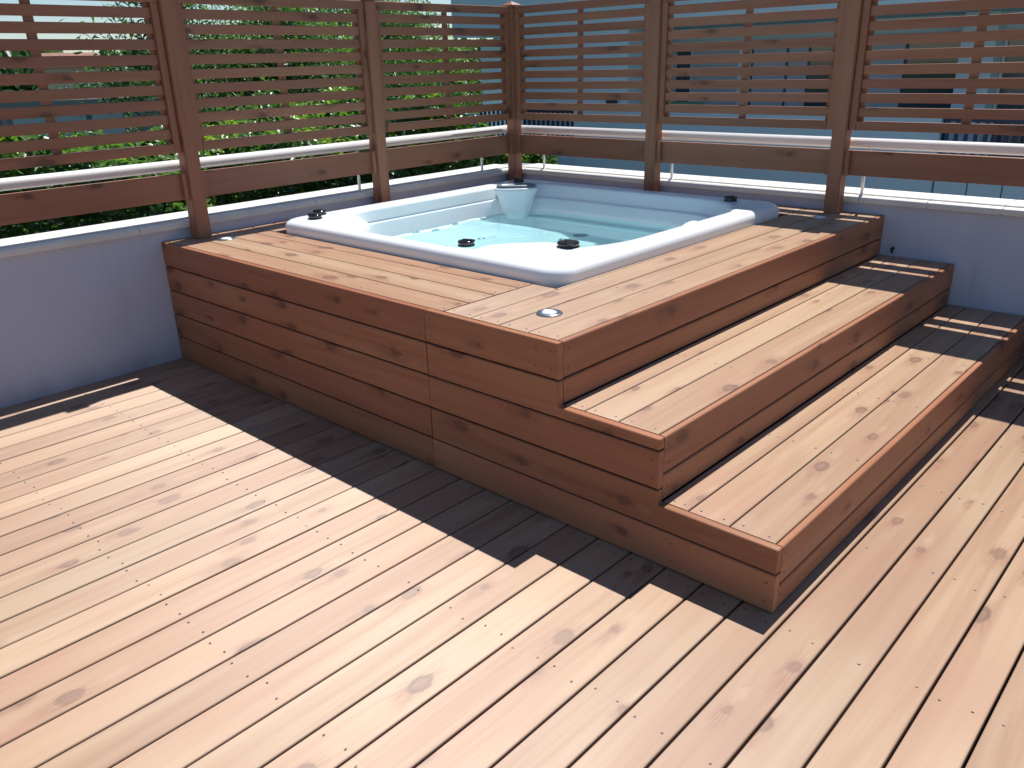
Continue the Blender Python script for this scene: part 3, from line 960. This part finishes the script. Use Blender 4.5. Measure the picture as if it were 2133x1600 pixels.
# hedge
HX0, HX1, HY0, HY1 = -4.3, -1.75, -6.8, 2.6
hedge = empty('hedge', ((HX0 + HX1) / 2, (HY0 + HY1) / 2, -3.3))
tag(hedge, 'tall glossy green laurel hedge growing just outside the left wall', 'hedge')
def hedge_top(y):
    return 1.18 + 0.16 * np.sin(y * 1.3 + 0.5) + 0.10 * np.sin(y * 3.1) - 0.45 * sstep(y, 0.2, 2.4) - 0.28 * sstep(-y, 2.6, 4.2)
N = 95000
side = rng.random(N) < 0.58
py = rng.uniform(HY0, HY1, N)
ht = hedge_top(py)
bump = 0.16 * np.sin(py * 2.2) + 0.12 * np.sin(py * 5.3 + 1)
dep = np.abs(rng.normal(0, 0.09, N))
px = np.where(side, HX1 + bump * 0.8 - dep, rng.uniform(HX0, HX1, N))
pz = np.where(side, ht - rng.uniform(0, 1, N) ** 0.9 * 3.0, ht - dep + 0.10 * np.sin(px * 4 + py * 3))
px = np.where(side, px + 0.14 * np.sin(pz * 4.0 + py * 2.7), px)
clump = np.sin(py * 4.1 + 1.0) * np.sin(pz * 3.7 + px * 3.0) + np.sin(py * 9.7) * np.sin(pz * 8.3) * 0.6
keep = rng.random(N) < np.clip(0.75 + 0.4 * clump, 0.25, 1)
nx = np.where(side, 0.7, 0.15); nz = np.where(side, 0.95, 1.0)
P3 = np.stack([px, py, pz], 1)[keep]
NN = (np.stack([nx, np.zeros(N), nz], 1) + rng.normal(0, 0.55, (N, 3)))[keep]
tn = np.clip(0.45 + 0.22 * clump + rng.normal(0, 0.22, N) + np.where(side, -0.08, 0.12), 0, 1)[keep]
hl_ = Vector(hedge.location)
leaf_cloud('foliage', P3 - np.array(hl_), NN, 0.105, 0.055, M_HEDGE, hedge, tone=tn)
m = box_mesh('shade_core', HX0 + 0.35, HX1 - 0.42, HY0 + 0.2, HY1 - 0.35, -3.3, 0.45)  # solid dark box standing in for the hedge's shaded inside
m.transform(Matrix.Translation(-hl_))
obj('shade_core', m, simple('hedge_inner_shade', (0.022, 0.030, 0.014), 0.9, var=0.5, vscale=12), hedge)

# trees
def limb(verts, faces, pts, r0, r1, n=7):
    base = len(verts)
    k_ = len(pts)
    for i, p in enumerate(pts):
        d = Vector(pts[min(i + 1, k_ - 1)]) - Vector(pts[max(i - 1, 0)])
        d.normalize()
        s = d.orthogonal().normalized(); u = d.cross(s)
        r = r0 + (r1 - r0) * i / (k_ - 1)
        for k in range(n):
            a = 2 * math.pi * k / n
            verts.append(tuple(Vector(p) + s * r * math.cos(a) + u * r * math.sin(a)))
    for i in range(k_ - 1):
        for k in range(n):
            faces.append((base + i * n + k, base + i * n + (k + 1) % n, base + (i + 1) * n + (k + 1) % n, base + (i + 1) * n + k))
def tree(x, y, ztop, rad, label, mat, n_clump=42, leaves=420, L=0.13, w=0.045, droop=0.0, zlow=-1.0):
    t = empty('tree', (x, y, -3.3))
    tag(t, label, 'tree', 'trees behind the left fence')
    h = ztop + 3.3
    tv, tf = [], []
    trunk = [(0, 0, 0), (0.05, 0.03, h * 0.25), (-0.04, 0.06, h * 0.5), (0.03, 0, h * 0.8)]
    limb(tv, tf, trunk, 0.16, 0.05)
    cl = []
    z0 = zlow + 3.3
    for k in range(n_clump):
        zz = random.uniform(z0, h)
        f = (zz - z0) / (h - z0)
        rr = rad * math.sqrt(max(0.05, 1 - (2 * f - 0.85) ** 2 * 0.8)) * math.sqrt(random.random()) * (1.0 if f < .8 else .8)
        a = random.uniform(0, 2 * math.pi)
        c = (rr * math.cos(a), rr * math.sin(a), zz)
        cl.append(c)
        if k % 3 == 0:
            b0 = min(h * 0.75, max(h * 0.2, zz - rr * 0.8))
            limb(tv, tf, [(0, 0, b0), (c[0] * .5, c[1] * .5, (b0 + zz) / 2 + .1), c], 0.05, 0.012, 5)
    obj('trunk', mesh_py('trunk', tv, tf, True), M_BARK, t)
    P, Nn, T = [], [], []
    for c in cl:
        sz = random.uniform(0.6, 1.1) * rad * 0.30
        q = rng.normal(0, 1, (leaves, 3)) * np.array([sz, sz, sz * 0.62])
        q[:, 2] -= droop * (q[:, 0] ** 2 + q[:, 1] ** 2)
        P.append(q + np.array(c))
        Nn.append(np.array([0, 0, 1.0]) + rng.normal(0, 0.7, (leaves, 3)))
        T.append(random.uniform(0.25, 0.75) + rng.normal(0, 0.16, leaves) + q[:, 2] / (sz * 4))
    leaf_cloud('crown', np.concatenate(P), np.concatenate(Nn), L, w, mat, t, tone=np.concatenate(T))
tree(-9.5, 1.9, 3.3, 1.25, 'dark fine leaved tree nearest the open sky on the left', M_TREE, 40, 300, 0.15, 0.035)
tree(-9.0, 3.6, 2.75, 1.35, 'broad dark green tree in the middle of the row behind the hedge', M_TREE, 46, 300, 0.14, 0.04)
tree(-11.5, 5.4, 3.3, 1.7, 'light green loose tree standing behind the second fence panel', M_TREE2, 46, 300, 0.15, 0.045)
tree(-12.0, 8.0, 3.5, 1.7, 'dark tree right beside the left end of the neighbouring building', M_TREE, 46, 300, 0.15, 0.04)
tree(-15.5, 11.5, 3.0, 2.2, 'light green tree glimpsed under the upper floor of the neighbouring building', M_TREE2, 46, 300, 0.2, 0.06)
# lower planting along the neighbour's wall
def shrub(x, y, ztop, rad, label, mat):
    t = empty('shrub', (x, y, -3.3))
    tag(t, label, 'shrub', 'shrubs below the trees')
    tv, tf = [], []
    for k in range(6):
        a = k * 1.05
        limb(tv, tf, [(0, 0, 0), (rad * .3 * math.cos(a), rad * .3 * math.sin(a), (ztop + 3.3) * .5), (rad * .6 * math.cos(a), rad * .6 * math.sin(a), (ztop + 3.3) * .85)], 0.04, 0.01, 5)
    obj('stem', mesh_py('stem', tv, tf, True), M_BARK, t)
    n = 9000
    d = rng.normal(0, 1, (n, 3)); d /= np.linalg.norm(d, axis=1, keepdims=True)
    r = rng.uniform(0.55, 1.0, (n, 1)) ** 0.5
    hh = (ztop + 3.3) / 2
    q = d * r * np.array([rad, rad, hh]) * (1 + 0.15 * np.sin(d[:, :1] * 7 + d[:, 1:2] * 5)) + np.array([0, 0, hh])
    leaf_cloud('foliage', q, d + rng.normal(0, .5, (n, 3)) + np.array([0, 0, .4]), 0.14, 0.06, mat, t, tone=0.35 + rng.normal(0, .2, n))
shrub(-6.3, 3.9, 0.55, 1.3, 'dark bushy shrub filling the gap between hedge and building', M_TREE)
shrub(-8.3, 5.4, 0.9, 1.4, 'shrub with sparse highlights at the corner of the pale building', M_TREE)
shrub(-6.8, 1.6, 1.35, 1.3, 'bright green shrub rising behind the hedge', M_TREE2)

# ------------------------------------------------------------------ far houses seen through the left panel
def house(x, y, w, d, z1, rz, label, wall, roofh=1.6):
    t = empty('house', (x, y, -3.3), rz)
    tag(t, label, 'house', 'far houses beyond the hedge')
    hgt = z1 + 3.3
    obj('wall', box_mesh('wall', -w / 2, w / 2, -d / 2, d / 2, 0, hgt), wall, t)
    o = 0.4
    v = [(-w / 2 - o, -d / 2 - o, hgt + .01), (w / 2 + o, -d / 2 - o, hgt + .01), (w / 2 + o, d / 2 + o, hgt + .01), (-w / 2 - o, d / 2 + o, hgt + .01), (0, -d / 2, hgt + roofh), (0, d / 2, hgt + roofh)]
    obj('roof', mesh_py('roof', v, [(0, 1, 2, 3), (0, 4, 1), (3, 2, 5), (1, 4, 5, 2), (0, 3, 5, 4)]), M_ROOF, t)
    for yy in np.arange(-d / 2 + 1.2, d / 2 - 1, 2.6):
        f = obj('window', box_mesh('window', w / 2, w / 2 + 0.06, yy, yy + 1.1, hgt - 2.0, hgt - 0.7), M_WHITE, t)
        obj('pane', box_mesh('pane', w / 2 + .062, w / 2 + 0.08, yy + .08, yy + 1.02, hgt - 1.92, hgt - 0.78), M_GLASS, f)
house(-42, 12.4, 2.4, 2.6, 2.05, R(-12), 'far pinkish house with a brown tiled roof left of the trees', M_PINK, 0.7)
sh = empty('garden_shed', (-20.5, 3.7, -3.3), R(-15))
tag(sh, 'flat roofed shed with pale blue doors seen low through the left fence panel', 'shed')
obj('wall', box_mesh('wall', -1.5, 1.5, -1.4, 1.4, 0, 4.25), M_GWALL, sh)
obj('roof', box_mesh('roof', -1.7, 1.8, -1.6, 1.6, 4.255, 4.40), M_GWALL, sh)
for yy in (-1.25, -0.3, 0.6):
    obj('door', box_mesh('door', 1.5, 1.56, yy, yy + 0.75, 0.2, 4.2), M_PALEBLUE, sh)
gw = empty('garden_wall', (-27, 2.5, -3.3), R(-8))
tag(gw, 'long grey green boundary wall beyond the shed', 'wall')
obj('wall', box_mesh('wall', -0.15, 0.15, -14, 9, 0, 4.3), M_GWALL, gw)
obj('coping', box_mesh('coping', -0.22, 0.22, -14.05, 9.05, 4.305, 4.4), M_COPING, gw)
shrub(-23.5, 0.9, 1.30, 1.5, 'grey green bush in front of the far boundary wall, left of the shed', M_TREE)
shrub(-24.5, 5.8, 1.55, 1.6, 'dark bush in front of the far boundary wall, right of the shed', M_TREE)
shrub(-17.0, 2.2, 0.45, 1.5, 'low green bush between the hedge and the shed', M_TREE2)
# wooded skyline
n = 26000
wy = rng.uniform(-25, 75, n)
wx = -70 + rng.normal(0, 3.0, n)
wt = 2.6 + 0.9 * np.sin(wy * 0.45) + 0.7 * np.sin(wy * 1.3 + 1) + 0.5 * np.sin(wy * 3.1)
wz = -3.3 + (wt + 3.3) * rng.uniform(0, 1, n) ** 0.6
fw = leaf_cloud('far_woods', np.stack([wx, wy, wz], 1), np.array([1, 0, .6]) + rng.normal(0, .6, (n, 3)), 1.1, 0.7, M_TREE, None, tone=0.4 + rng.normal(0, .2, n))
tag(fw, kind='stuff')
